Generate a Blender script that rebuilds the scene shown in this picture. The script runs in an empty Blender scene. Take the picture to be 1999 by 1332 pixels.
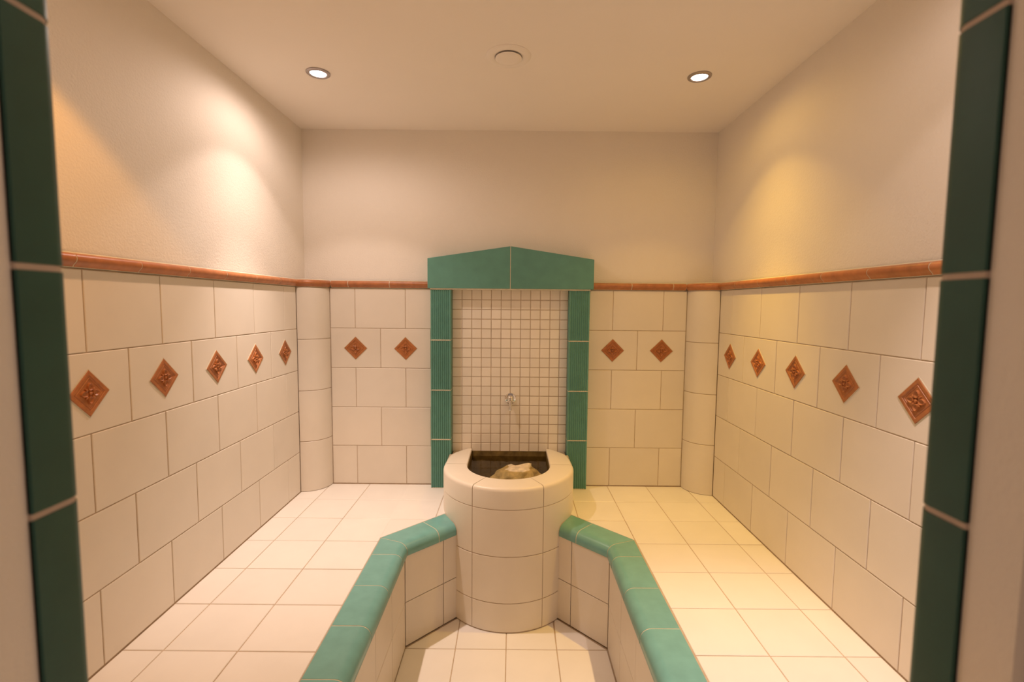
import bpy, bmesh, math, random
from mathutils import Vector, Matrix
random.seed(7)
S = bpy.context.scene
COL = S.collection
PI = math.pi

# ------------------------------------------------------------------ camera
cam_d = bpy.data.cameras.new('camera')
cam = bpy.data.objects.new('camera', cam_d); COL.objects.link(cam)
F_PX, PITCH, ROLL = 933.8, -0.0758, 0.00919
cam_d.sensor_fit = 'HORIZONTAL'; cam_d.sensor_width = 36.0; cam_d.lens = 36.0*F_PX/1999.0
cam_d.clip_start = 0.01
fw = Vector((0, math.cos(PITCH), math.sin(PITCH)))
rt = Vector((1, 0, 0)); up = rt.cross(fw)
r2 = rt*math.cos(ROLL) + up*math.sin(ROLL)
u2 = -rt*math.sin(ROLL) + up*math.cos(ROLL)
cam.matrix_world = Matrix(((r2.x, u2.x, -fw.x, 0.0076), (r2.y, u2.y, -fw.y, -2.399), (r2.z, u2.z, -fw.z, 0.9263), (0, 0, 0, 1)))
cam_d.dof.use_dof = True; cam_d.dof.focus_distance = 1.9; cam_d.dof.aperture_fstop = 4.0
S.camera = cam

# ------------------------------------------------------------------ world, lamps, exposure
W = bpy.data.worlds.new('hallway_air'); S.world = W; W.use_nodes = True
bg = W.node_tree.nodes['Background']
bg.inputs[0].default_value = (1.0, 0.66, 0.48, 1); bg.inputs[1].default_value = 0.25
S.view_settings.view_transform = 'Standard'; S.view_settings.look = 'None'
S.view_settings.gamma = 1.0; S.view_settings.use_curve_mapping = False
S.view_settings.exposure = 0.13

CEIL = 1.775; FLOOR = -0.42
# x, y, tint of the bulb, then the power of its beam: cut-off cone, wide core, narrow core, spill
LAMPS = [
    (-0.718, -0.561, (1.00, 0.785, 0.68), 5.5, 17, 60, 7.0),
    (0.692, -0.561, (1.00, 0.58, 0.09), 2.6, 14, 44, 1.8),
    (-0.718, -1.52, (1.00, 0.42, 0.06), 12.0, 0.5, 5, 0.2),
    (0.692, -1.52, (1.00, 0.78, 0.70), 2.6, 4, 74, 2.8),
]
def spot(name, x, y, color, watts, size, blend, tilt):
    d = bpy.data.lights.new(name, 'SPOT'); d.energy = watts; d.color = color
    d.spot_size = math.radians(size); d.spot_blend = blend; d.shadow_soft_size = 0.016
    o = bpy.data.objects.new(name, d); COL.objects.link(o)
    o.location = (x, y, CEIL - 0.014); o.rotation_euler = (0, math.radians(tilt)*(1 if x < 0 else -1), 0)
    return o
for lx, ly, lc, w1, w2, w3, w4 in LAMPS:
    spot('spot_beam', lx, ly, lc, w1, 101, 0.22, 0)
    spot('spot_wide_core', lx, ly, lc, w2, 96, 1.0, 0)
    spot('spot_core', lx, ly, lc, w3, 60, 1.0, 0)
    spot('spot_spill', lx, ly, lc, w4, 172, 0.5, 0)

# ------------------------------------------------------------------ materials
def srgb(r, g, b):
    f = lambda c: (c/255/12.92) if c/255 <= 0.04045 else ((c/255+0.055)/1.055)**2.4
    return (f(r), f(g), f(b), 1)
def mat(name, col, rough=0.4, metal=0.0, var=0.0, noise=0.0, nscale=12.0, bump=0.0, bscale=200.0, spec=0.5, coat=0.0):
    m = bpy.data.materials.new(name); m.use_nodes = True
    nt = m.node_tree; b = nt.nodes['Principled BSDF']
    b.inputs['Roughness'].default_value = rough; b.inputs['Metallic'].default_value = metal
    b.inputs['Specular IOR Level'].default_value = spec
    b.inputs['Coat Weight'].default_value = coat; b.inputs['Coat Roughness'].default_value = 0.12
    src = None
    rgb = nt.nodes.new('ShaderNodeRGB'); rgb.outputs[0].default_value = col; src = rgb.outputs[0]
    geo = nt.nodes.new('ShaderNodeNewGeometry')
    if noise:
        n = nt.nodes.new('ShaderNodeTexNoise'); n.inputs['Scale'].default_value = nscale; n.inputs['Detail'].default_value = 4
        nt.links.new(geo.outputs['Position'], n.inputs['Vector'])
        mr = nt.nodes.new('ShaderNodeMapRange'); mr.inputs[1].default_value = 0.3; mr.inputs[2].default_value = 0.7
        mr.inputs[3].default_value = 1-noise; mr.inputs[4].default_value = 1+noise
        nt.links.new(n.outputs['Fac'], mr.inputs[0])
        h = nt.nodes.new('ShaderNodeHueSaturation'); nt.links.new(src, h.inputs['Color']); nt.links.new(mr.outputs[0], h.inputs['Value'])
        src = h.outputs[0]
    if var:
        oi = nt.nodes.new('ShaderNodeObjectInfo')
        mr = nt.nodes.new('ShaderNodeMapRange'); mr.inputs[3].default_value = 1-var; mr.inputs[4].default_value = 1+var
        nt.links.new(oi.outputs['Random'], mr.inputs[0])
        h = nt.nodes.new('ShaderNodeHueSaturation'); nt.links.new(src, h.inputs['Color']); nt.links.new(mr.outputs[0], h.inputs['Value'])
        src = h.outputs[0]
    nt.links.new(src, b.inputs['Base Color'])
    if bump:
        n = nt.nodes.new('ShaderNodeTexNoise'); n.inputs['Scale'].default_value = bscale; n.inputs['Detail'].default_value = 5
        nt.links.new(geo.outputs['Position'], n.inputs['Vector'])
        bp = nt.nodes.new('ShaderNodeBump'); bp.inputs['Strength'].default_value = bump; bp.inputs['Distance'].default_value = 0.004
        nt.links.new(n.outputs['Fac'], bp.inputs['Height']); nt.links.new(bp.outputs[0], b.inputs['Normal'])
    return m
M_TILE = mat('cream_wall_tile', (0.77, 0.705, 0.61, 1), 0.38, var=0.025, noise=0.02, nscale=9, bump=0.04, bscale=25)
M_FTILE = mat('cream_floor_tile', (0.80, 0.77, 0.72, 1), 0.42, var=0.02, noise=0.02, nscale=9, bump=0.05, bscale=40)
M_MOS = mat('cream_mosaic_tile', (0.88, 0.81, 0.70, 1), 0.30, var=0.04, noise=0.02)
M_BASIN = mat('basin_tile', (0.83, 0.76, 0.65, 1), 0.36, var=0.012, noise=0.02, nscale=9, bump=0.04, bscale=25)
M_GROUT = mat('tan_grout', (0.50, 0.39, 0.28, 1), 0.9, noise=0.12, nscale=30)
M_LGROUT = mat('pale_grout', (0.66, 0.60, 0.46, 1), 0.85, noise=0.10, nscale=30)
M_GREEN = mat('green_glazed_tile', (0.17, 0.40, 0.37, 1), 0.28, var=0.05, noise=0.07, nscale=22, bump=0.05, bscale=60)
M_GREENM = mat('green_satin_tile', (0.115, 0.30, 0.245, 1), 0.5, var=0.03, noise=0.06, nscale=22)
M_GREEN_SHADED = mat('shaded_green_glazed_tile', (0.024, 0.085, 0.068, 1), 0.42, spec=0.3, var=0.06, noise=0.08, nscale=22)  # nosing's green tile again, with the jambs' shade put into its colour
M_TERRA = mat('terracotta_glaze', (0.46, 0.17, 0.062, 1), 0.34, var=0.08, noise=0.15, nscale=40)
M_ORN = mat('terracotta_relief', (0.42, 0.150, 0.046, 1), 0.38, var=0.10, noise=0.14, nscale=70)
M_WALL = mat('warm_white_plaster', (0.86, 0.80, 0.72, 1), 0.85, noise=0.015, nscale=3, bump=0.35, bscale=170, spec=0.25)
M_CEIL = mat('ceiling_paint', (0.93, 0.87, 0.80, 1), 0.8, noise=0.012, nscale=3, bump=0.06, bscale=120, spec=0.25)
M_CHROME = mat('polished_chrome', (0.78, 0.76, 0.74, 1), 0.12, metal=1.0)
M_RING = mat('brushed_lamp_ring', (0.42, 0.38, 0.38, 1), 0.32, metal=0.9)
M_VENT = mat('vent_plastic', (0.93, 0.87, 0.80, 1), 0.5)
M_LINER = mat('stained_basin_liner', (0.17, 0.115, 0.032, 1), 0.5, noise=0.45, nscale=25)
M_STONE = mat('pale_stone', (0.78, 0.66, 0.48, 1), 0.6, noise=0.22, nscale=45, bump=0.8, bscale=70)
M_WOOD = mat('brown_door_frame', (0.20, 0.105, 0.055, 1), 0.5, noise=0.1, nscale=15)
def emit(name, col, st):
    m = bpy.data.materials.new(name); m.use_nodes = True; nt = m.node_tree
    b = nt.nodes['Principled BSDF']; b.inputs['Emission Color'].default_value = col; b.inputs['Emission Strength'].default_value = st
    return m
M_LAMP = emit('glowing_lamp_lens', (1.0, 0.93, 0.86, 1), 14.0)
def water():
    m = bpy.data.materials.new('basin_water'); m.use_nodes = True; nt = m.node_tree
    nt.nodes.remove(nt.nodes['Principled BSDF']); out = nt.nodes['Material Output']
    tr = nt.nodes.new('ShaderNodeBsdfTransparent'); tr.inputs[0].default_value = (0.84, 0.78, 0.56, 1)
    gl = nt.nodes.new('ShaderNodeBsdfGlossy'); gl.inputs['Roughness'].default_value = 0.03
    fr = nt.nodes.new('ShaderNodeFresnel'); fr.inputs['IOR'].default_value = 1.33
    geo = nt.nodes.new('ShaderNodeNewGeometry')
    n = nt.nodes.new('ShaderNodeTexNoise'); n.inputs['Scale'].default_value = 26; n.inputs['Detail'].default_value = 2
    nt.links.new(geo.outputs['Position'], n.inputs['Vector'])
    bp = nt.nodes.new('ShaderNodeBump'); bp.inputs['Strength'].default_value = 0.25; bp.inputs['Distance'].default_value = 0.004
    nt.links.new(n.outputs['Fac'], bp.inputs['Height'])
    for k in (gl.inputs['Normal'], fr.inputs['Normal']): nt.links.new(bp.outputs[0], k)
    mx = nt.nodes.new('ShaderNodeMixShader')
    nt.links.new(fr.outputs[0], mx.inputs[0]); nt.links.new(tr.outputs[0], mx.inputs[1]); nt.links.new(gl.outputs[0], mx.inputs[2])
    nt.links.new(mx.outputs[0], out.inputs[0])
    return m
M_WATER = water()

# ------------------------------------------------------------------ helpers
def link(name, me, parent=None, mw=None):
    o = bpy.data.objects.new(name, me); COL.objects.link(o)
    mw = mw or Matrix.Identity(4)
    if parent is not None:
        o.parent = parent; o.matrix_local = WM[parent.name].inverted() @ mw
    else:
        o.matrix_world = mw
    WM[o.name] = mw.copy()
    return o
WM = {}
def thing(name, label, cat, loc, group=None):
    o = link(name, None, None, Matrix.Translation(loc)); o.empty_display_size = 0.05
    o['label'] = label; o['category'] = cat
    if group: o['group'] = group
    return o
def tag(o, label, cat, group=None):
    o['label'] = label; o['category'] = cat
    if group: o['group'] = group
    return o
def mesh_from(name, verts, faces, mats, smooth=False, midx=None, recalc=True):
    me = bpy.data.meshes.new(name); me.from_pydata([tuple(v) for v in verts], [], faces)
    for m in (mats if isinstance(mats, (list, tuple)) else [mats]): me.materials.append(m)
    if midx:
        for p, i in zip(me.polygons, midx): p.material_index = i
    if recalc:
        bm = bmesh.new(); bm.from_mesh(me); bmesh.ops.recalc_face_normals(bm, faces=bm.faces); bm.to_mesh(me); bm.free()
    if smooth:
        me.shade_smooth() if hasattr(me, 'shade_smooth') else None
        for p in me.polygons: p.use_smooth = True
        try: me.set_sharp_from_angle(angle=math.radians(38))
        except Exception: pass
    return me
class MB:                                     # collects closed pieces of one mesh
    def __init__(s): s.v = []; s.f = []; s.m = []
    def add(s, verts, faces, mi=0):
        n = len(s.v); s.v += [tuple(v) for v in verts]; s.f += [[i+n for i in f] for f in faces]; s.m += [mi]*len(faces)
    def box(s, a, b, mi=0):
        (x0, y0, z0), (x1, y1, z1) = a, b
        s.add([(x0,y0,z0),(x1,y0,z0),(x1,y1,z0),(x0,y1,z0),(x0,y0,z1),(x1,y0,z1),(x1,y1,z1),(x0,y1,z1)],
              [[0,3,2,1],[4,5,6,7],[0,1,5,4],[1,2,6,5],[2,3,7,6],[3,0,4,7]], mi)
    def prism(s, pts, z0, z1, mi=0):
        n = len(pts)
        s.add([(x,y,z0) for x,y in pts]+[(x,y,z1) for x,y in pts],
              [list(range(n))[::-1], list(range(n, 2*n))]+[[i,(i+1)%n,n+(i+1)%n,n+i] for i in range(n)], mi)
    def lathe(s, prof, seg=32, c=(0,0,0), mi=0, ax='z'):
        vs = []; fs = []
        for r, h in prof:
            for i in range(seg):
                a = 2*PI*i/seg
                p = (r*math.cos(a), r*math.sin(a), h)
                if ax == 'y': p = (p[0], -p[2], p[1])
                vs.append((p[0]+c[0], p[1]+c[1], p[2]+c[2]))
        for j in range(len(prof)-1):
            for i in range(seg):
                k = (i+1) % seg
                fs.append([j*seg+i, j*seg+k, (j+1)*seg+k, (j+1)*seg+i])
        fs.append(list(range(seg))[::-1]); fs.append([ (len(prof)-1)*seg+i for i in range(seg)])
        s.add(vs, fs, mi)
    def tube(s, path, rad, seg=12, mi=0):
        rs = rad if isinstance(rad, (list, tuple)) else [rad]*len(path)
        P = [Vector(p) for p in path]; vs = []; fs = []
        for i, p in enumerate(P):
            t = (P[min(i+1, len(P)-1)]-P[max(i-1, 0)]).normalized()
            a = t.cross(Vector((1, 0, 0)));  a = a.normalized() if a.length > 1e-4 else Vector((0, 1, 0)); b = t.cross(a)
            for k in range(seg):
                th = 2*PI*k/seg; vs.append(p+(a*math.cos(th)+b*math.sin(th))*rs[i])
        for j in range(len(P)-1):
            for k in range(seg):
                q = (k+1) % seg; fs.append([j*seg+k, j*seg+q, (j+1)*seg+q, (j+1)*seg+k])
        fs.append(list(range(seg))[::-1]); fs.append([(len(P)-1)*seg+k for k in range(seg)])
        s.add(vs, fs, mi)
    def sweep(s, rings, mi=0):                # rings: closed sections of equal length, capped at the ends
        n = len(rings[0]); vs = [v for r in rings for v in r]; fs = []
        for j in range(len(rings)-1):
            for k in range(n):
                q = (k+1) % n; fs.append([j*n+k, j*n+q, (j+1)*n+q, (j+1)*n+k])
        fs.append(list(range(n))[::-1]); fs.append([(len(rings)-1)*n+k for k in range(n)])
        s.add(vs, fs, mi)
    def build(s, name, mats, parent=None, smooth=False, mw=None, kind=None):
        inv = (mw.inverted() if mw else Matrix.Identity(4))
        base = WM[parent.name] if (parent is not None and mw is None) else mw
        vv = [base.inverted() @ Vector(v) for v in s.v] if base is not None else s.v
        me = mesh_from(name, vv, s.f, mats, smooth, s.m)
        o = link(name, me, parent, base)
        if kind: o['kind'] = kind
        return o
def clip(poly, n, c):                         # keep the side where p.n <= c
    out = []
    for i in range(len(poly)):
        p, q = poly[i], poly[(i+1) % len(poly)]
        dp, dq = p[0]*n[0]+p[1]*n[1]-c, q[0]*n[0]+q[1]*n[1]-c
        if dp <= 0: out.append(p)
        if (dp < 0 < dq) or (dq < 0 < dp):
            t = dp/(dp-dq); out.append((p[0]+t*(q[0]-p[0]), p[1]+t*(q[1]-p[1])))
    return out
def inset(poly, d):
    n = len(poly); out = []
    for i in range(n):
        p0, p1, p2 = Vector(poly[i-1]), Vector(poly[i]), Vector(poly[(i+1) % n])
        e1, e2 = (p1-p0).normalized(), (p2-p1).normalized()
        n1, n2 = Vector((-e1.y, e1.x)), Vector((-e2.y, e2.x))
        k = 1+n1.dot(n2)
        o = (n1+n2)/max(k, 0.3)
        out.append(p1+o*d)
    return out
CACHE = {}
def tile(poly, O, ex, ey, material, parent, name='tile', gap=0.003, th=0.008, jit=0.0006):
    """one tile: a bevelled prism; poly is counter-clockwise in the (ex, ey) plane, its face lies in that plane"""
    area = 0.5*sum(poly[i][0]*poly[(i+1)%len(poly)][1]-poly[(i+1)%len(poly)][0]*poly[i][1] for i in range(len(poly)))
    if area < 2e-4: return None
    # merge near-duplicate corners
    pp = [p for i, p in enumerate(poly) if (Vector(p)-Vector(poly[i-1])).length > 0.004]
    if len(pp) < 3: return None
    pts = inset(pp, gap/2)
    c = Vector((sum(p.x for p in pts)/len(pts), sum(p.y for p in pts)/len(pts)))
    loc = [p-c for p in pts]
    key = (material.name, name, th, tuple((round(p.x, 4), round(p.y, 4)) for p in loc))
    me = CACHE.get(key)
    if me is None:
        n = len(loc); b = 0.0014
        top = inset([tuple(p) for p in loc], b)
        vs = [(p.x, p.y, -th) for p in loc]+[(p.x, p.y, -b*0.8) for p in loc]+[(p.x, p.y, 0) for p in top]
        fs = [list(range(n))[::-1], list(range(2*n, 3*n))]
        for i in range(n):
            k = (i+1) % n; fs += [[i, k, n+k, n+i], [n+i, n+k, 2*n+k, 2*n+i]]
        me = CACHE[key] = mesh_from(name, vs, fs, material, recalc=False)
    ex, ey = Vector(ex), Vector(ey); nz = ex.cross(ey)
    w = Vector(O)+ex*c.x+ey*c.y+nz*random.uniform(-jit, 0)
    mw = Matrix(((ex.x, ey.x, nz.x, w.x), (ex.y, ey.y, nz.y, w.y), (ex.z, ey.z, nz.z, w.z), (0, 0, 0, 1)))
    mw = mw @ Matrix.Rotation(random.uniform(-1, 1)*jit*1.5, 4, 'X') @ Matrix.Rotation(random.uniform(-1, 1)*jit*1.5, 4, 'Y')
    return link(name, me, parent, mw)
def rect(a0, b0, a1, b1): return [(a0, b0), (a1, b0), (a1, b1), (a0, b1)]
def struct(o): o['kind'] = 'structure'; return o

XL, XR = -1.021, 0.997        # tile faces of the side walls
PH = 0.2003; PW = 0.2525      # wall tile module
YF = -1.975                   # inner face of the wall with the doorway
TOP = 5*PH+0.001
XC = -0.003                   # centre line of the fountain
YN = 0.005                    # face of the mosaic in the niche

# ------------------------------------------------------------------ room shell
b = MB(); b.box((XL-0.2, YF-0.3, FLOOR-0.12), (XR+0.2, 0.2, FLOOR-0.0025)); floor = struct(b.build('floor', M_GROUT))
b = MB(); b.box((XL-0.2, YF-0.085, CEIL), (XR+0.2, 0.2, CEIL+0.12)); ceiling = struct(b.build('ceiling', M_CEIL))
def wall(name, plaster, *mortar):
    b = MB(); b.box(*plaster, 0)
    for q in mortar: b.box(*q, 1)
    return struct(b.build(name, [M_WALL, M_GROUT]))
wall_left = wall('wall_left', ((XL-0.2, YF, FLOOR), (XL-0.012, 0.012, CEIL)), ((XL-0.012, YF, -0.01), (XL-0.0022, 0.012, TOP)))
wall_right = wall('wall_right', ((XR+0.012, YF, FLOOR), (XR+0.2, 0.012, CEIL)), ((XR+0.0022, YF, -0.01), (XR+0.012, 0.012, TOP)))
wall_back = wall('wall_back', ((XL-0.2, 0.012, FLOOR), (XR+0.2, 0.2, CEIL)), ((XL-0.012, 0.0022, -0.01), (-0.3935, 0.012, TOP)), ((0.3875, 0.0022, -0.01), (XR+0.012, 0.012, TOP)))
# front wall with the doorway the photograph looks through
DXL, DXR, DTOP = -0.389, 0.385, 1.60
b = MB()
Y0, Y1 = YF-0.085, YF
b.box((XL-0.2, Y0, FLOOR), (DXL, Y1-0.001, CEIL)); b.box((DXR, Y0, FLOOR), (XR+0.2, Y1-0.001, CEIL)); b.box((DXL, Y0, DTOP), (DXR, Y1-0.001, CEIL))
b.box((XL-0.2, Y0-0.16, FLOOR), (DXL-0.012, Y0, CEIL)); b.box((DXR+0.012, Y0-0.16, FLOOR), (XR+0.2, Y0, CEIL)); b.box((DXL-0.012, Y0-0.16, DTOP+0.012), (DXR+0.012, Y0, CEIL))
wall_front = struct(b.build('wall_front', M_WALL))

# ------------------------------------------------------------------ terracotta diamond (relief), shared mesh
def ornament_mesh():
    b = MB(); h = 0.0405; z0 = -0.002
    def sq(r): return [(r, 0), (0, r), (-r, 0), (0, -r)]
    k = math.sqrt(2)
    # pale bedding line round the insert
    R = [(h+0.0022)*k, h*k]
    b.prism(sq(R[0]), z0, 0.0006, 1)
    # outer frame: bevelled ring
    prof = [(h*k, z0), (h*k, 0.0012), ((h-0.0015)*k, 0.0024), ((h-0.0085)*k, 0.0024), ((h-0.0105)*k, 0.0002), ((h-0.0105)*k, z0)]
    vs = []; fs = []
    for r, z in prof: vs += [(x, y, z) for x, y in sq(r)]
    for j in range(len(prof)):
        jn = (j+1) % len(prof)
        for i in range(4):
            q = (i+1) % 4; fs.append([j*4+i, j*4+q, jn*4+q, jn*4+i])
    b.add(vs, fs, 0)
    b.prism(sq((h-0.010)*k), z0, 0.0007, 0)
    # thin inner bead
    r1, r2, r3 = (h-0.0125)*k, (h-0.0137)*k, (h-0.0149)*k
    vs = [(x, y, 0.0006) for x, y in sq(r1)]+[(x, y, 0.0020) for x, y in sq(r2)]+[(x, y, 0.0006) for x, y in sq(r3)]
    fs = []
    for j in range(3):
        jn = (j+1) % 3
        for i in range(4): q = (i+1) % 4; fs.append([j*4+i, j*4+q, jn*4+q, jn*4+i])
    b.add(vs, fs, 0)
    def petal(ang, r0, r1, w, hz, cup=True):
        n = 10; ca, sa = math.cos(ang), math.sin(ang)
        ring = []
        for i in range(n):
            t = 2*PI*i/n; x = (r0+r1)/2+(r1-r0)/2*math.cos(t); y = w*math.sin(t)*(1-0.25*math.cos(t)); ring.append((x, y))
        cx = (r0+r1)/2; vs = []
        for s, z in ((1.0, 0.0005), (0.82, hz), (0.50, hz*(0.45 if cup else 1.2))):
            for x, y in ring:
                X, Y = cx+(x-cx)*s, y*s; vs.append((X*ca-Y*sa, X*sa+Y*ca, z))
        fs = [list(range(n))[::-1], list(range(2*n, 3*n))]
        for j in (0, 1):
            for i in range(n): q = (i+1) % n; fs.append([j*n+i, j*n+q, (j+1)*n+q, (j+1)*n+i])
        b.add(vs, fs, 0)
    for i in range(4):
        petal(i*PI/2, 0.0055, 0.0270, 0.0084, 0.0052)
        petal(PI/4+i*PI/2, 0.0085, 0.0190, 0.0034, 0.0040, False)
    petal(0, -0.0045, 0.0045, 0.0045, 0.0052, False)
    return mesh_from('relief_insert', b.v, b.f, [M_ORN, M_LGROUT], False, b.m)
ORN = ornament_mesh()
def add_insert(t):
    t.data = t.data
    o = bpy.data.objects.new('relief_insert', ORN); COL.objects.link(o); o.parent = t
    o.matrix_local = Matrix.Translation((0, 0, 0.0005)) @ Matrix.Rotation(random.choice((0, 1, 2, 3))*PI/2+random.uniform(-.02, .02), 4, 'Z')

# ------------------------------------------------------------------ wall tiles
def tiled_rows(parent, O, ex, a_start, a_end, joint0, flip=1):
    """five courses in running bond; joint0 = a joint of the diamond course; the plain courses 5, 3, 1 shift by half a tile"""
    for r in range(5):
        off = joint0 if r in (1, 3) else joint0+PW/2
        lo, hi = min(a_start, a_end), max(a_start, a_end)
        k = math.floor((lo-off)/PW)
        while off+k*PW < hi-1e-6:
            a0, a1 = max(lo, off+k*PW), min(hi, off+(k+1)*PW)
            if a1-a0 > 0.012:
                t = tile(rect(a0, r*PH+(0.002 if r == 0 else 0), a1, (r+1)*PH), O, ex, (0, 0, 1), M_TILE, parent)
                if r == 3 and t and a1-a0 > 0.24: add_insert(t)
            k += 1
RC = 0.115                                     # radius of the corner columns
tiled_rows(wall_left, (XL, 0, 0), (0, 1, 0), YF, -RC-0.002, -0.3638)
tiled_rows(wall_right, (XR, 0, 0), (0, -1, 0), RC+0.002, -YF, 0.3627)
tiled_rows(wall_back, (0, 0, 0), (1, 0, 0), XL+RC+0.001, -0.396, -0.6536)
tiled_rows(wall_back, (0, 0, 0), (1, 0, 0), 0.390, XR-RC-0.001, 0.6381)

# ------------------------------------------------------------------ corner columns
def arc(c, r, a0, a1, n): return [(c[0]+r*math.cos(a0+(a1-a0)*i/n), c[1]+r*math.sin(a0+(a1-a0)*i/n)) for i in range(n+1)]
def column(cx, s, label):
    root = thing('corner_column', label, 'column', (cx+s*0.04, -0.04, 0), 'tiled quarter-round corner columns')
    A0, A1 = (-PI/2, 0) if s > 0 else (PI, 1.5*PI)
    b = MB(); b.prism([(cx-s*0.005, 0.006)]+arc((cx, 0), RC-0.0022, A0, A1, 14), 0, TOP+0.036)
    b.build('mortar_core', M_GROUT, root)
    gapz = 0.0015
    for k in range(4):
        z0, z1 = k*0.2502+gapz, (k+1)*0.2502-gapz
        b = MB(); n = 14; da = 0.012; bv = 0.0012
        rings = []
        for i in range(n+1):
            a = A0+da+(A1-A0-2*da)*i/n; ca, sa = math.cos(a), math.sin(a)
            rings.append([(cx+r*ca, r*sa, z) for r, z in ((RC-0.009, z0), (RC-bv, z0), (RC, z0+bv), (RC, z1-bv), (RC-bv, z1), (RC-0.009, z1))])
        b.sweep(rings); b.build('tile', M_TILE, root, True)
    return root
column(XL, 1, 'quarter-round cream tiled column in the left back corner of the room')
column(XR, -1, 'quarter-round cream tiled column in the right back corner of the room')

# ------------------------------------------------------------------ terracotta mouldings
MZ = TOP+0.0025
MPROF = [(-0.004, 0.000), (0.006, 0.000), (0.008, 0.004), (0.011, 0.007), (0.0155, 0.012), (0.0175, 0.018), (0.0165, 0.024), (0.0125, 0.029), (0.006, 0.032), (-0.004, 0.0325)]
def moulding_piece(p0, p1, nrm, parent, prof=MPROF, name='moulding_tile', material=None, g=0.0015):
    p0, p1, nrm = Vector(p0), Vector(p1), Vector(nrm); d = (p1-p0).normalized()
    p0 = p0+d*g; p1 = p1-d*g
    b = MB(); b.sweep([[p+nrm*o+Vector((0, 0, MZ+h)) for o, h in prof] for p in (p0, p1)])
    return b.build(name, material or M_TERRA, parent, True)
GPROF = [(-0.004, -0.0015)]+[(o-0.0008 if o > 0 else o, h) for o, h in MPROF[1:-1]]+[(0.003, 0.0345), (-0.004, 0.0355)]
def moulding(name, p0, p1, nrm, cuts):
    root = struct(link(name, None, None, Matrix.Translation(Vector(p0)+Vector((0, 0, MZ))))); root.empty_display_size = 0.05
    moulding_piece(p0, p1, nrm, root, GPROF, 'grout_bed', M_LGROUT, 0)
    P0, P1 = Vector(p0), Vector(p1); L = (P1-P0).length; d = (P1-P0)/L
    cc = [0]+[c for c in cuts if 0 < c < L]+[L]
    for a, c in zip(cc[:-1], cc[1:]): moulding_piece(P0+d*a, P0+d*c, nrm, root)
    return root
ycuts = [0.103+0.1965*k for k in range(-1, 10)]
moulding('trim_1', (XL, -0.128, 0), (XL, YF, 0), (1, 0, 0), [c-0.128+0.1965-0.005 for c in ycuts])
moulding('trim_2', (XR, -0.128, 0), (XR, YF, 0), (-1, 0, 0), [c-0.128+0.1965-0.012 for c in ycuts])
moulding('trim_3', (XL+0.126, 0, 0), (-0.409, 0, 0), (0, -1, 0), [0.086, 0.292])
moulding('trim_4', (0.404, 0, 0), (XR-0.126, 0, 0), (0, -1, 0), [0.196, 0.402])
for nm, cx, A0, A1 in (('trim_5', XL, -PI/2, 0), ('trim_6', XR, PI, 1.5*PI)):
    root = struct(link(nm, None, None, Matrix.Translation((cx, 0, MZ)))); root.empty_display_size = 0.05
    for pn, m, prof, e in (('grout_bed', M_LGROUT, GPROF, 0), ('moulding_tile', M_TERRA, MPROF, 0.02)):
        b = MB(); rings = []
        for i in range(17):
            a = A0+e+(A1-A0-2*e)*i/16
            rings.append([(cx+(RC-0.004+o)*math.cos(a), (RC-0.004+o)*math.sin(a), MZ+h) for o, h in prof])
        b.sweep(rings); b.build(pn, m, root, True)

# ------------------------------------------------------------------ floor of the footwell
FX = -0.0045; FP = 0.1985
def diag_clip(poly, lat, extra=0.0):
    """keep what lies on the channel side (lat<0 side) of both 45 degree risers"""
    q = 0.70711
    # left riser line passes (XC-0.395, -0.617) along (1,1); channel is right-below of it
    poly = clip(poly, (-q, q), (-(XC-0.394))*q+(-0.617)*q)
    poly = clip(poly, (q, q), (XC+0.394)*q+(-0.617)*q)
    return poly
for i in range(-2, 2):
    for j in range(-2, 8):
        x0, x1 = FX+i*FP, FX+(i+1)*FP; y1, y0 = -0.622-j*FP, -0.622-(j+1)*FP
        p = rect(max(x0, XC-0.398), max(y0, -2.05), min(x1, XC+0.398), y1)
        if y1 < -2.05: continue
        if j < 0: p = diag_clip(p, 0)
        if len(p) > 2: tile(p, (0, 0, FLOOR), (1, 0, 0), (0, 1, 0), M_FTILE, floor, gap=0.0035)

# ------------------------------------------------------------------ benches
CY = -0.236; RD = 0.298                        # drum centre and radius
Q = 0.70711; TN = math.tan(PI/8)
NW = 0.115                                     # overall nosing width
FCX, FCY = 0.387, -0.6145                      # corner of the nosing's face line (symmetric half)
# nosing profile: lateral distance from the face towards the bench, height
NP = [(0.098, -0.012), (NW, -0.012), (NW, -0.0008), (NW-0.001, 0.0), (0.034, 0.0005), (0.024, -0.0010), (0.015, -0.0048), (0.0075, -0.0110),
      (0.0025, -0.0190), (0.0, -0.0280), (0.0, -0.0465), (0.0015, -0.0490), (0.014, -0.0500), (0.014, -0.012)]
def shrink(prof, d):
    n = len(prof); A = sum(prof[i][0]*prof[(i+1) % n][1]-prof[(i+1) % n][0]*prof[i][1] for i in range(n))
    sg = 1 if A > 0 else -1; out = []
    for i in range(n):
        p0, p1, p2 = Vector(prof[i-1]), Vector(prof[i]), Vector(prof[(i+1) % n])
        e = ((p1-p0).normalized()+(p2-p1).normalized()).normalized()
        out.append((p1.x-sg*e.y*d, p1.y+sg*e.x*d))
    return out
NG = shrink(NP, 0.0008)
def drum_t(s, h, R=RD+0.002):
    """distance along the diagonal leg at which the line with lateral offset s meets the drum"""
    ox, oy = -FCX-Q*s, FCY+Q*s                 # left half, symmetric coordinates
    dx, dy = ox, oy-CY
    bq = (dx*Q+dy*Q); c = dx*dx+dy*dy-R*R
    disc = bq*bq-c
    return -bq-math.sqrt(disc) if disc > 0 else 0.3
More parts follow.
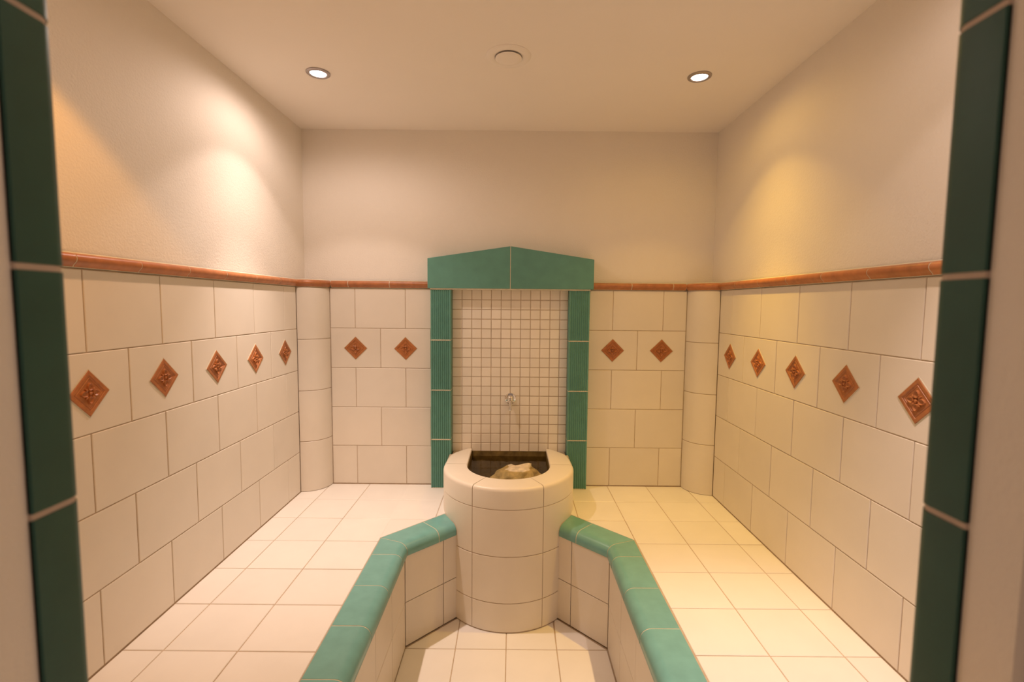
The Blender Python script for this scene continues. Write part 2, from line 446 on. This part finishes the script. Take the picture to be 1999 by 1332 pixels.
def bench(sgn, xwall, label, gx):
    root = thing('bench', label, 'bench', (sgn*0.75, -1.0, FLOOR), 'tiled heated benches')
    X = lambda x: XC+sgn*x                     # x given as positive half coordinate
    # masonry body
    def body(e):
        return [(xwall, YF), (X(0.405+e), YF), (X(0.405+e), -0.613+e*0.414), *[(X((RD+0.001)*math.cos(t)), CY-(RD+0.001)*math.sin(t)) for t in (0.72-e*2.6, 0.6-e*2, 0.45, 0.3, 0.15, 0)], (X(RD+0.001), 0.002), (xwall, 0.002)]
    b = MB(); b.prism(body(0), FLOOR, -0.052); b.prism(body(0.022), -0.052, -0.0022); b.build('masonry_body', M_GROUT, root)
    # seat tiles
    ox = 0.502
    n1 = (sgn*-Q, -Q)                          # diag outer line: keep the side away from the channel
    px, py = X(0.504), -0.5655
    for i in range(-8, 9):
        x0, x1 = gx+i*0.1989, gx+(i+1)*0.1989
        for j in range(-1, 10):
            y1, y0 = -0.1976-j*0.1989, -0.1976-(j+1)*0.1989
            y1 = min(y1, -0.001); y0 = max(y0, YF)
            if y1-y0 < 0.01: continue
            mid_y = (y0+y1)/2
            a0, a1 = x0, x1
            if sgn < 0 and abs(a1+0.5164) < 0.003: a1 = -0.505
            if sgn < 0: a0 = max(a0, xwall+0.001)
            else: a1 = min(a1, xwall-0.001)
            if a1-a0 < 0.01: continue
            mid = (a0+a1)/2
            if abs(mid-XC) < 0.504:            # behind the diagonal leg only
                if y0 > -0.58+0.0 or y1 > -0.5655:
                    p = rect(a0, y0, a1, y1)
                    c = n1[0]*px+n1[1]*py
                    p = clip(p, n1, c)
                    ka, kb = Vector((X(0.276), -0.345)), Vector((X(0.2995), -0.1976))   # ends at the basin drum
                    if mid_y > -0.1976: p = clip(p, (-sgn, 0), -sgn*X(0.2995))
                    else:
                        kd = (kb-ka).normalized(); kn = (-sgn*kd.y, sgn*kd.x)
                        p = clip(p, kn, kn[0]*ka.x+kn[1]*ka.y)
                else: p = []
            else:
                p = rect(a0, y0, a1, y1)
                p = clip(p, (-sgn, 0), -sgn*X(0.5035))
            if len(p) > 2: tile(p, (0, 0, 0), (1, 0, 0), (0, 1, 0), M_FTILE, root, gap=0.003)
    # nosing tiles
    def legA(y): return lambda s, h: (X(FCX+s), y, h)
    def mitre(d=0.0):
        return lambda s, h: (X(FCX+s), FCY+TN*s+d, h)
    def legB(t): return lambda s, h: (X(FCX+Q*s-Q*t), FCY+Q*s+Q*t, h)
    def mitreB(d=0.0): return lambda s, h: legB(-TN*s+d)(s, h)
    def drumE(d=0.0): return lambda s, h: legB(drum_t(s, h)-d)(s, h)
    def piece(f0, f1, prof, name, m):
        b = MB(); b.sweep([[f(s, h) for s, h in prof] for f in (f0, f1)])
        return b.build(name, m, root, True)
    g = 0.0017
    ys = [-0.6925-0.198*k for k in range(7)]+[YF]
    piece(legA(YF), mitre(), NG, 'nosing_grout', M_LGROUT); piece(mitreB(), drumE(0), NG, 'nosing_grout', M_LGROUT)
    piece(legA(ys[0]+g), mitre(-g), NP, 'nosing_tile', M_GREEN)
    for ya, yb in zip(ys[:-1], ys[1:]): piece(legA(yb+g), legA(ya-g), NP, 'nosing_tile', M_GREEN)
    piece(mitreB(g), legB(0.152-g), NP, 'nosing_tile', M_GREEN)
    piece(legB(0.152+g), drumE(0.001), NP, 'nosing_tile', M_GREEN)
    # riser tiles under the nosing
    xr = X(0.3965)
    ex = (0, 1, 0) if sgn < 0 else (0, -1, 0)
    rows = [(FLOOR+0.003, -0.237), (-0.237, -0.046)]
    yj = [-0.619]+[-0.619-0.1985*k for k in range(1, 7)]+[YF]
    for z0, z1 in rows:
        for ya, yb in zip(yj[:-1], yj[1:]):
            a0, a1 = (yb, ya) if sgn < 0 else (-ya, -yb)
            tile(rect(a0, z0, a1, z1), (xr, 0, 0), ex, (0, 0, 1), M_TILE, root)
    # diagonal riser: t runs from the corner towards the drum
    O = (xr, -0.6185, 0)
    for z0, z1 in rows:
        for t0, t1 in ((0.001, 0.186), (0.186, 0.262)):
            if sgn < 0: e = (Q, Q, 0); pr = rect(t0, z0, t1, z1)
            else: e = (Q, -Q, 0); pr = rect(-t1, z0, -t0, z1)
            tile(pr, O, e, (0, 0, 1), M_TILE, root)
    return root
bench(-1, XL-0.002, 'cream tiled bench with green nosing along the left wall', -0.9142)
bench(1, XR+0.002, 'cream tiled bench with green nosing along the right wall', 0.9011)

# ------------------------------------------------------------------ fountain basin
basin = thing('fountain_basin', 'half-round cream tiled water basin standing between the two benches', 'basin', (XC, CY, FLOOR))
RH = 0.190; ZR = 0.190; YB = YN-0.002
def pol(r, a): return (XC+r*math.sin(a), CY-r*math.cos(a))       # a = 0 faces the door
def drum_outline(R, n=40):
    return [(XC-R+0.013, YB), (XC-R+0.013, -0.052), (XC-R, -0.053)]+[pol(R, -PI/2+PI*i/n) for i in range(n+1)]+[(XC+R, -0.053), (XC+R-0.013, -0.052), (XC+R-0.013, YB)]
# masonry core with the hollow for the water
def core():
    n = 40; b = MB()
    out = drum_outline(RD-0.0022); inn = [(XC-RH-0.004, YB), (XC-RH-0.004, -0.05), (XC-RH-0.004, -0.08)]+[pol(RH+0.004, -PI/2+PI*i/n) for i in range(n+1)]+[(XC+RH+0.004, -0.08), (XC+RH+0.004, -0.05), (XC+RH+0.004, YB)]
    N = len(out); vs = [(x, y, z) for z in (FLOOR, 0.176) for x, y in out]+[(x, y, z) for z in (0.176, -0.02) for x, y in inn]
    fs = []
    for i in range(N-1):
        fs += [[i, i+1, N+i+1, N+i], [N+i, N+i+1, 2*N+i+1, 2*N+i], [2*N+i, 2*N+i+1, 3*N+i+1, 3*N+i]]
    fs.append([3*N+i for i in range(N)])
    fs.append(list(range(N))[::-1])
    b.add(vs, fs); return b
b = core(); b.build('masonry_core', M_GROUT, basin)
# stained liner of the hollow
n = 32; pts = [(XC-RH+0.001, YB-0.002)]+[pol(RH-0.001, -PI/2+PI*i/n) for i in range(n+1)]+[(XC+RH-0.001, YB-0.002)]
N = len(pts); cx0, cy0 = XC, -0.17
vs = [(x, y, 0.178) for x, y in pts]+[(x, y, 0.02) for x, y in pts]+[(cx0+(x-cx0)*0.8, cy0+(y-cy0)*0.8, -0.005) for x, y in pts]
vs2 = [(cx0+(x-cx0)*1.02, cy0+(y-cy0)*1.015, 0.178) for x, y in pts]+[(cx0+(x-cx0)*1.02, cy0+(y-cy0)*1.015, -0.012) for x, y in pts]
fs = []
for i in range(N):
    k = (i+1) % N
    fs += [[i, k, N+k, N+i], [N+i, N+k, 2*N+k, 2*N+i], [3*N+i, 3*N+k, 4*N+k, 4*N+i], [i, k, 3*N+k, 3*N+i]]
fs += [[2*N+i for i in range(N)], [4*N+i for i in range(N)]]
b = MB(); b.add(vs+vs2, fs); b.build('liner', M_LINER, basin, True)
# wall tiles of the drum
AJ = math.radians(29.4)
def drum_tile(a0, a1, z0, z1, straight=False, name='tile'):
    g = 0.0015/RD; n = max(3, int(abs(a1-a0)/0.09)); bv = 0.0013
    b = MB(); rings = []
    sec = [(RD-0.008, z0), (RD-bv, z0), (RD, z0+bv), (RD, z1-bv), (RD-bv, z1), (RD-0.008, z1)]
    for i in range(n+1):
        a = a0+g+(a1-a0-2*g)*i/n
        rings.append([(*pol(r, a), z) for r, z in sec])
    b.sweep(rings); return b.build(name, M_BASIN, basin, True)
def side_tile(s, z0, z1):
    b = MB(); b.box((min(XC+s*(RD-0.008), XC+s*RD), CY+0.0015, z0), (max(XC+s*(RD-0.008), XC+s*RD), -0.052, z1)); return b.build('tile', M_BASIN, basin)
zs = [FLOOR+0.003, -0.293, -0.096, 0.101]
for z0, z1 in zip(zs[:-1], zs[1:]):
    for a0, a1 in ((-PI/2, -AJ), (-AJ, AJ), (AJ, PI/2)): drum_tile(a0, a1, z0+0.0015, z1-0.0015)
for s in (-1, 1): side_tile(s, 0.002, 0.0995)
# rim tiles: flat top with a rounded outer edge
def rim_section(rin, rout):
    zt, zb = ZR, 0.1025; e = 0.016
    return [(rin, zt-0.022), (rin, zt-0.003), (rin+0.003, zt), (rout-e, zt), (rout-e*0.6, zt-0.0012), (rout-e*0.28, zt-0.0046), (rout-e*0.07, zt-0.010), (rout, zt-e), (rout, zb), (rout-0.009, zb), (rout-0.009, zt-0.022)]
def rim_arc(a0, a1):
    g = 0.0015/0.25; n = max(4, int((a1-a0)/0.07)); b = MB()
    b.sweep([[(*pol(r, a0+g+(a1-a0-2*g)*i/n), z) for r, z in rim_section(RH, RD)] for i in range(n+1)])
    b.build('rim_tile', M_BASIN, basin, True)
for a0, a1 in ((-PI/2, -AJ), (-AJ, AJ), (AJ, PI/2)): rim_arc(a0, a1)
for s in (-1, 1):                               # back pieces, running to the niche wall with a cut corner
    b = MB(); rings = []
    for y, ro in ((CY+0.0015, 0.298), (-0.16, 0.296), (-0.10, 0.290), (-0.062, 0.274), (-0.034, 0.253), (YB-0.001, 0.222)):
        rings.append([(XC+s*r, y, z) for r, z in rim_section(RH, ro)])
    b.sweep(rings); b.build('rim_tile', M_BASIN, basin, True)

# water
ZW = 0.152
b = MB()
n = 32; pts = [(XC-RH+0.002, YB-0.003)]+[pol(RH-0.002, -PI/2+PI*i/n) for i in range(n+1)]+[(XC+RH-0.002, YB-0.003)]
rip = (XC+0.004, -0.02)
vs = []; fs = []
NR = 22; NA = len(pts)
vs.append((rip[0], rip[1], ZW+0.0008))
for j in range(1, NR+1):
    t = (j/NR)**1.5
    for x, y in pts:
        X_, Y_ = rip[0]+(x-rip[0])*t, rip[1]+(y-rip[1])*t
        d = math.hypot(X_-rip[0], Y_-rip[1])
        vs.append((X_, Y_, ZW+0.0011*math.cos(d*2*PI/0.018)*math.exp(-d/0.014)))
for i in range(NA): fs.append([0, 1+i, 1+(i+1) % NA])
for j in range(NR-1):
    for i in range(NA): k = (i+1) % NA; fs.append([1+j*NA+i, 1+j*NA+k, 1+(j+1)*NA+k, 1+(j+1)*NA+i])
me = mesh_from('basin_water', vs, fs, M_WATER)
for p in me.polygons: p.use_smooth = True
wt = link('basin_water', me); tag(wt, 'dark still water filling the half-round basin', 'water')

# pale stone lying in the water
bm = bmesh.new(); bmesh.ops.create_icosphere(bm, subdivisions=4, radius=1.0)
from mathutils import noise as NZ
for v in bm.verts:
    p = v.co.copy(); k = 1+0.20*NZ.noise(p*1.3+Vector((3, 1, 7)))+0.22*NZ.noise(p*2.6)+0.09*NZ.noise(p*6)+0.04*NZ.noise(p*14)
    q = p*k
    q.z = q.z*(0.8+0.2*p.x); v.co = Vector((q.x*0.120, q.y*0.088, q.z*0.064))
me = bpy.data.meshes.new('stone'); bm.to_mesh(me); bm.free(); me.materials.append(M_STONE)
for p in me.polygons: p.use_smooth = True
st = link('stone', me, None, Matrix.Translation((XC+0.030, -0.185, 0.104)) @ Matrix.Rotation(math.radians(18), 4, 'Z') @ Matrix.Rotation(math.radians(-8), 4, 'Y'))
tag(st, 'pale rough stone lying in the dark water of the basin', 'stone')

# ------------------------------------------------------------------ niche: mosaic, fluted green pillars, gable
niche = thing('fountain_niche', 'tall mosaic panel framed by green fluted pillars and a green gable above the basin', 'wall fountain', (XC, 0, 0))
YP = -0.050                                     # front of the pillars
b = MB(); b.box((-0.30, YN+0.0022, -0.005), (0.294, 0.0118, 1.004)); b.build('mortar_bed', M_GROUT, niche)
mx = [-0.294]+[-0.2445+0.0491*k for k in range(11)]+[0.288]
mz = [1.001]+[0.9495-0.0487*k for k in range(17)]
for i in range(len(mx)-1):
    for j in range(len(mz)-1):
        tile(rect(mx[i], mz[j+1], mx[i+1], mz[j]), (0, YN, 0), (1, 0, 0), (0, 0, 1), M_MOS, niche, name='mosaic_tile', gap=0.0034, th=0.005)
def pillar(x0, x1):
    b = MB(); [b.box((x0+0.0006, YP+0.0006, k*0.2497-0.0025 if k else 0.0005), (x1-0.0006, 0.0115, k*0.2497+0.003)) for k in range(5)]; b.build('joint_grout', M_LGROUT, niche)
    for k in range(4):
        z0, z1 = k*0.2497+0.0022, (k+1)*0.2497-0.0018
        # fluted section: nine shallow grooves on the front
        n = 9; m = 0.006; w = (x1-x0-2*m)/n; sec = [(x0, 0.0115), (x0, YP+0.002), (x0+0.0015, YP)]
        for q in range(n):
            a = x0+m+q*w
            sec += [(a+w*0.08, YP), (a+w*0.30, YP+0.0036), (a+w*0.62, YP+0.0036), (a+w*0.86, YP)]
        sec += [(x1-0.0015, YP), (x1, YP+0.002), (x1, 0.0115)]
        b = MB(); b.prism(sec, z0, z1); b.build('pillar_tile', M_GREENM, niche)
pillar(-0.3935, -0.2935); pillar(0.2875, 0.3875)
for s, xe in ((-1, -0.4065), (1, 0.4035)):
    xm = XC+s*0.0016; yy0, yy1 = YP-0.007, 0.011
    P = [(xe, 1.0035), (xm, 1.0035), (xm, 1.2085), (xe, 1.148)]
    c = (sum(p[0] for p in P)/4, sum(p[1] for p in P)/4)
    bvl = 0.002
    ins = inset(P if s < 0 else P[::-1], bvl) if True else P
    PP = P if s < 0 else P[::-1]
    vs = [(x, yy1, z) for x, z in PP]+[(x, yy0+bvl, z) for x, z in PP]+[(p.x, yy0, p.y) for p in ins]
    fs = [[0, 1, 2, 3], [8, 9, 10, 11]]
    for i in range(4): k = (i+1) % 4; fs += [[i, k, 4+k, 4+i], [4+i, 4+k, 8+k, 8+i]]
    b = MB(); b.add(vs, fs); b.build('gable_tile', M_GREENM, niche)
b = MB(); b.box((XC-0.0016, YP-0.0055, 1.0035), (XC+0.0016, 0.011, 1.2070)); b.build('joint_strip', M_LGROUT, niche)
b = MB(); b.box((-0.395, YP-0.0035, 0.9985), (0.389, 0.011, 1.0035)); b.build('joint_strip', M_LGROUT, niche)

# ------------------------------------------------------------------ water spout
sp = thing('water_spout', 'small chrome water spout on the mosaic above the basin', 'tap', (0.002, YN, 0.451))
c = (0.002, YN, 0.451)
b = MB(); b.lathe([(0.0, 0.0), (0.0285, 0.0), (0.0285, 0.001), (0.027, 0.004), (0.022, 0.0055), (0.013, 0.006)], 32, c, ax='y'); b.build('wall_plate', M_CHROME, sp, True)
b = MB(); b.lathe([(0.0, 0.0), (0.0165, 0.0), (0.0175, 0.010), (0.0165, 0.020), (0.013, 0.0265), (0.007, 0.030), (0.002, 0.031)], 28, c, ax='y'); b.build('valve_body', M_CHROME, sp, True)
b = MB(); b.tube([(c[0], c[1]-0.018, c[2]-0.004), (c[0], c[1]-0.026, c[2]-0.018), (c[0], c[1]-0.030, c[2]-0.032), (c[0], c[1]-0.031, c[2]-0.052)], [0.009, 0.0085, 0.007, 0.007], 16)
b.lathe([(0.0, -0.056), (0.0082, -0.056), (0.0088, -0.050), (0.0082, -0.044), (0.0, -0.044)], 18, (c[0], c[1]-0.031, c[2])); b.build('nozzle', M_CHROME, sp, True)

# ------------------------------------------------------------------ ceiling lights and vent
LL = ['recessed ceiling downlight left of the round vent, above the left bench',
      'recessed ceiling downlight right of the round vent, above the right bench',
      'recessed downlight in the ceiling near the doorway, above the left bench',
      'recessed downlight in the ceiling near the doorway, above the right bench']
for (lx, ly, *_), lab in zip(LAMPS, LL):
    t = thing('ceiling_light', lab, 'ceiling light', (lx, ly, CEIL), 'recessed ceiling downlights')
    b = MB(); seg = 36
    prof = [(0.0285, 0.0), (0.0285, -0.0035), (0.031, -0.006), (0.037, -0.0065), (0.0425, -0.003), (0.043, 0.0)]
    vs = []; fs = []
    for r, h in prof:
        for i in range(seg): a = 2*PI*i/seg; vs.append((lx+r*math.cos(a), ly+r*math.sin(a), CEIL+h))
    m = len(prof)
    for j in range(m):
        jn = (j+1) % m
        for i in range(seg): k = (i+1) % seg; fs.append([j*seg+i, j*seg+k, jn*seg+k, jn*seg+i])
    b.add(vs, fs); b.build('trim_ring', M_RING, t, True)
    b = MB(); b.lathe([(0.0284, CEIL-0.0005), (0.0284, CEIL-0.003), (0.020, CEIL-0.0045), (0.008, CEIL-0.005)], 28, (lx, ly, 0)); b.build('lamp_lens', M_LAMP, t, True)
vent = thing('ceiling_vent', 'round white air vent in the middle of the ceiling between the two downlights', 'vent', (-0.013, -0.693, CEIL))
b = MB(); seg = 48; vs = []; fs = []
prof = [(0.046, 0.0), (0.047, -0.004), (0.056, -0.0075), (0.070, -0.006), (0.0765, -0.002), (0.077, 0.0)]
for r, h in prof:
    for i in range(seg): a = 2*PI*i/seg; vs.append((-0.013+r*math.cos(a), -0.693+r*math.sin(a), CEIL+h))
m = len(prof)
for j in range(m):
    jn = (j+1) % m
    for i in range(seg): k = (i+1) % seg; fs.append([j*seg+i, j*seg+k, jn*seg+k, jn*seg+i])
b.add(vs, fs); b.build('outer_ring', M_VENT, vent, True)
b = MB(); b.lathe([(0.012, CEIL), (0.012, CEIL-0.007), (0.042, CEIL-0.0072), (0.0455, CEIL-0.0085), (0.0455, CEIL-0.0095), (0.042, CEIL-0.0125), (0.030, CEIL-0.0135)], 48, (-0.013, -0.693, 0)); b.build('valve_disc', M_VENT, vent, True)

# ------------------------------------------------------------------ green tiled door surround
door = struct(link('door_1', None, None, Matrix.Translation((0, YF-0.02, FLOOR)))); door.empty_display_size = 0.1
def jamb(xf, s):
    """s = +1: the solid lies towards +x (right jamb). reveal face at x = xf"""
    yn = YF-0.043; f = YF+0.008
    def sec(d):
        return [(xf+s*(0.002+d), yn), (xf-s*(0.003-d), yn), (xf-s*(0.004-d), yn+0.001), (xf-s*(0.004-d), f-0.016), (xf-s*(0.002-d), f-0.009-d*.5), (xf+s*(0.003+d), f-0.004-d), (xf+s*0.010, f-d), (xf+s*0.100, f-d), (xf+s*0.100, YF-0.004), (xf+s*0.002, YF-0.004)]
    b = MB(); b.prism(sec(0.001), FLOOR, DTOP); b.build('jamb_grout', M_GROUT2, door)
    P = 0.206; z = 0.9535-7*P+0.0
    k0 = int((z-FLOOR)/P)
    zz = [0.9535+P*k for k in range(-7, 5)]
    zz = [max(FLOOR+0.001, q) for q in zz if q < DTOP]+[DTOP]
    zz = sorted(set(zz))
    if zz[0] > FLOOR+0.01: zz = [FLOOR+0.001]+zz
    for z0, z1 in zip(zz[:-1], zz[1:]):
        if z1-z0 < 0.01: continue
        b = MB(); b.prism(sec(0.0), z0+0.0028, z1-0.0028); b.build('jamb_tile', M_GREEN_SHADED, door, True)
M_GROUT2 = mat('door_grout', (0.55, 0.44, 0.36, 1), 0.85, noise=0.08, nscale=30)
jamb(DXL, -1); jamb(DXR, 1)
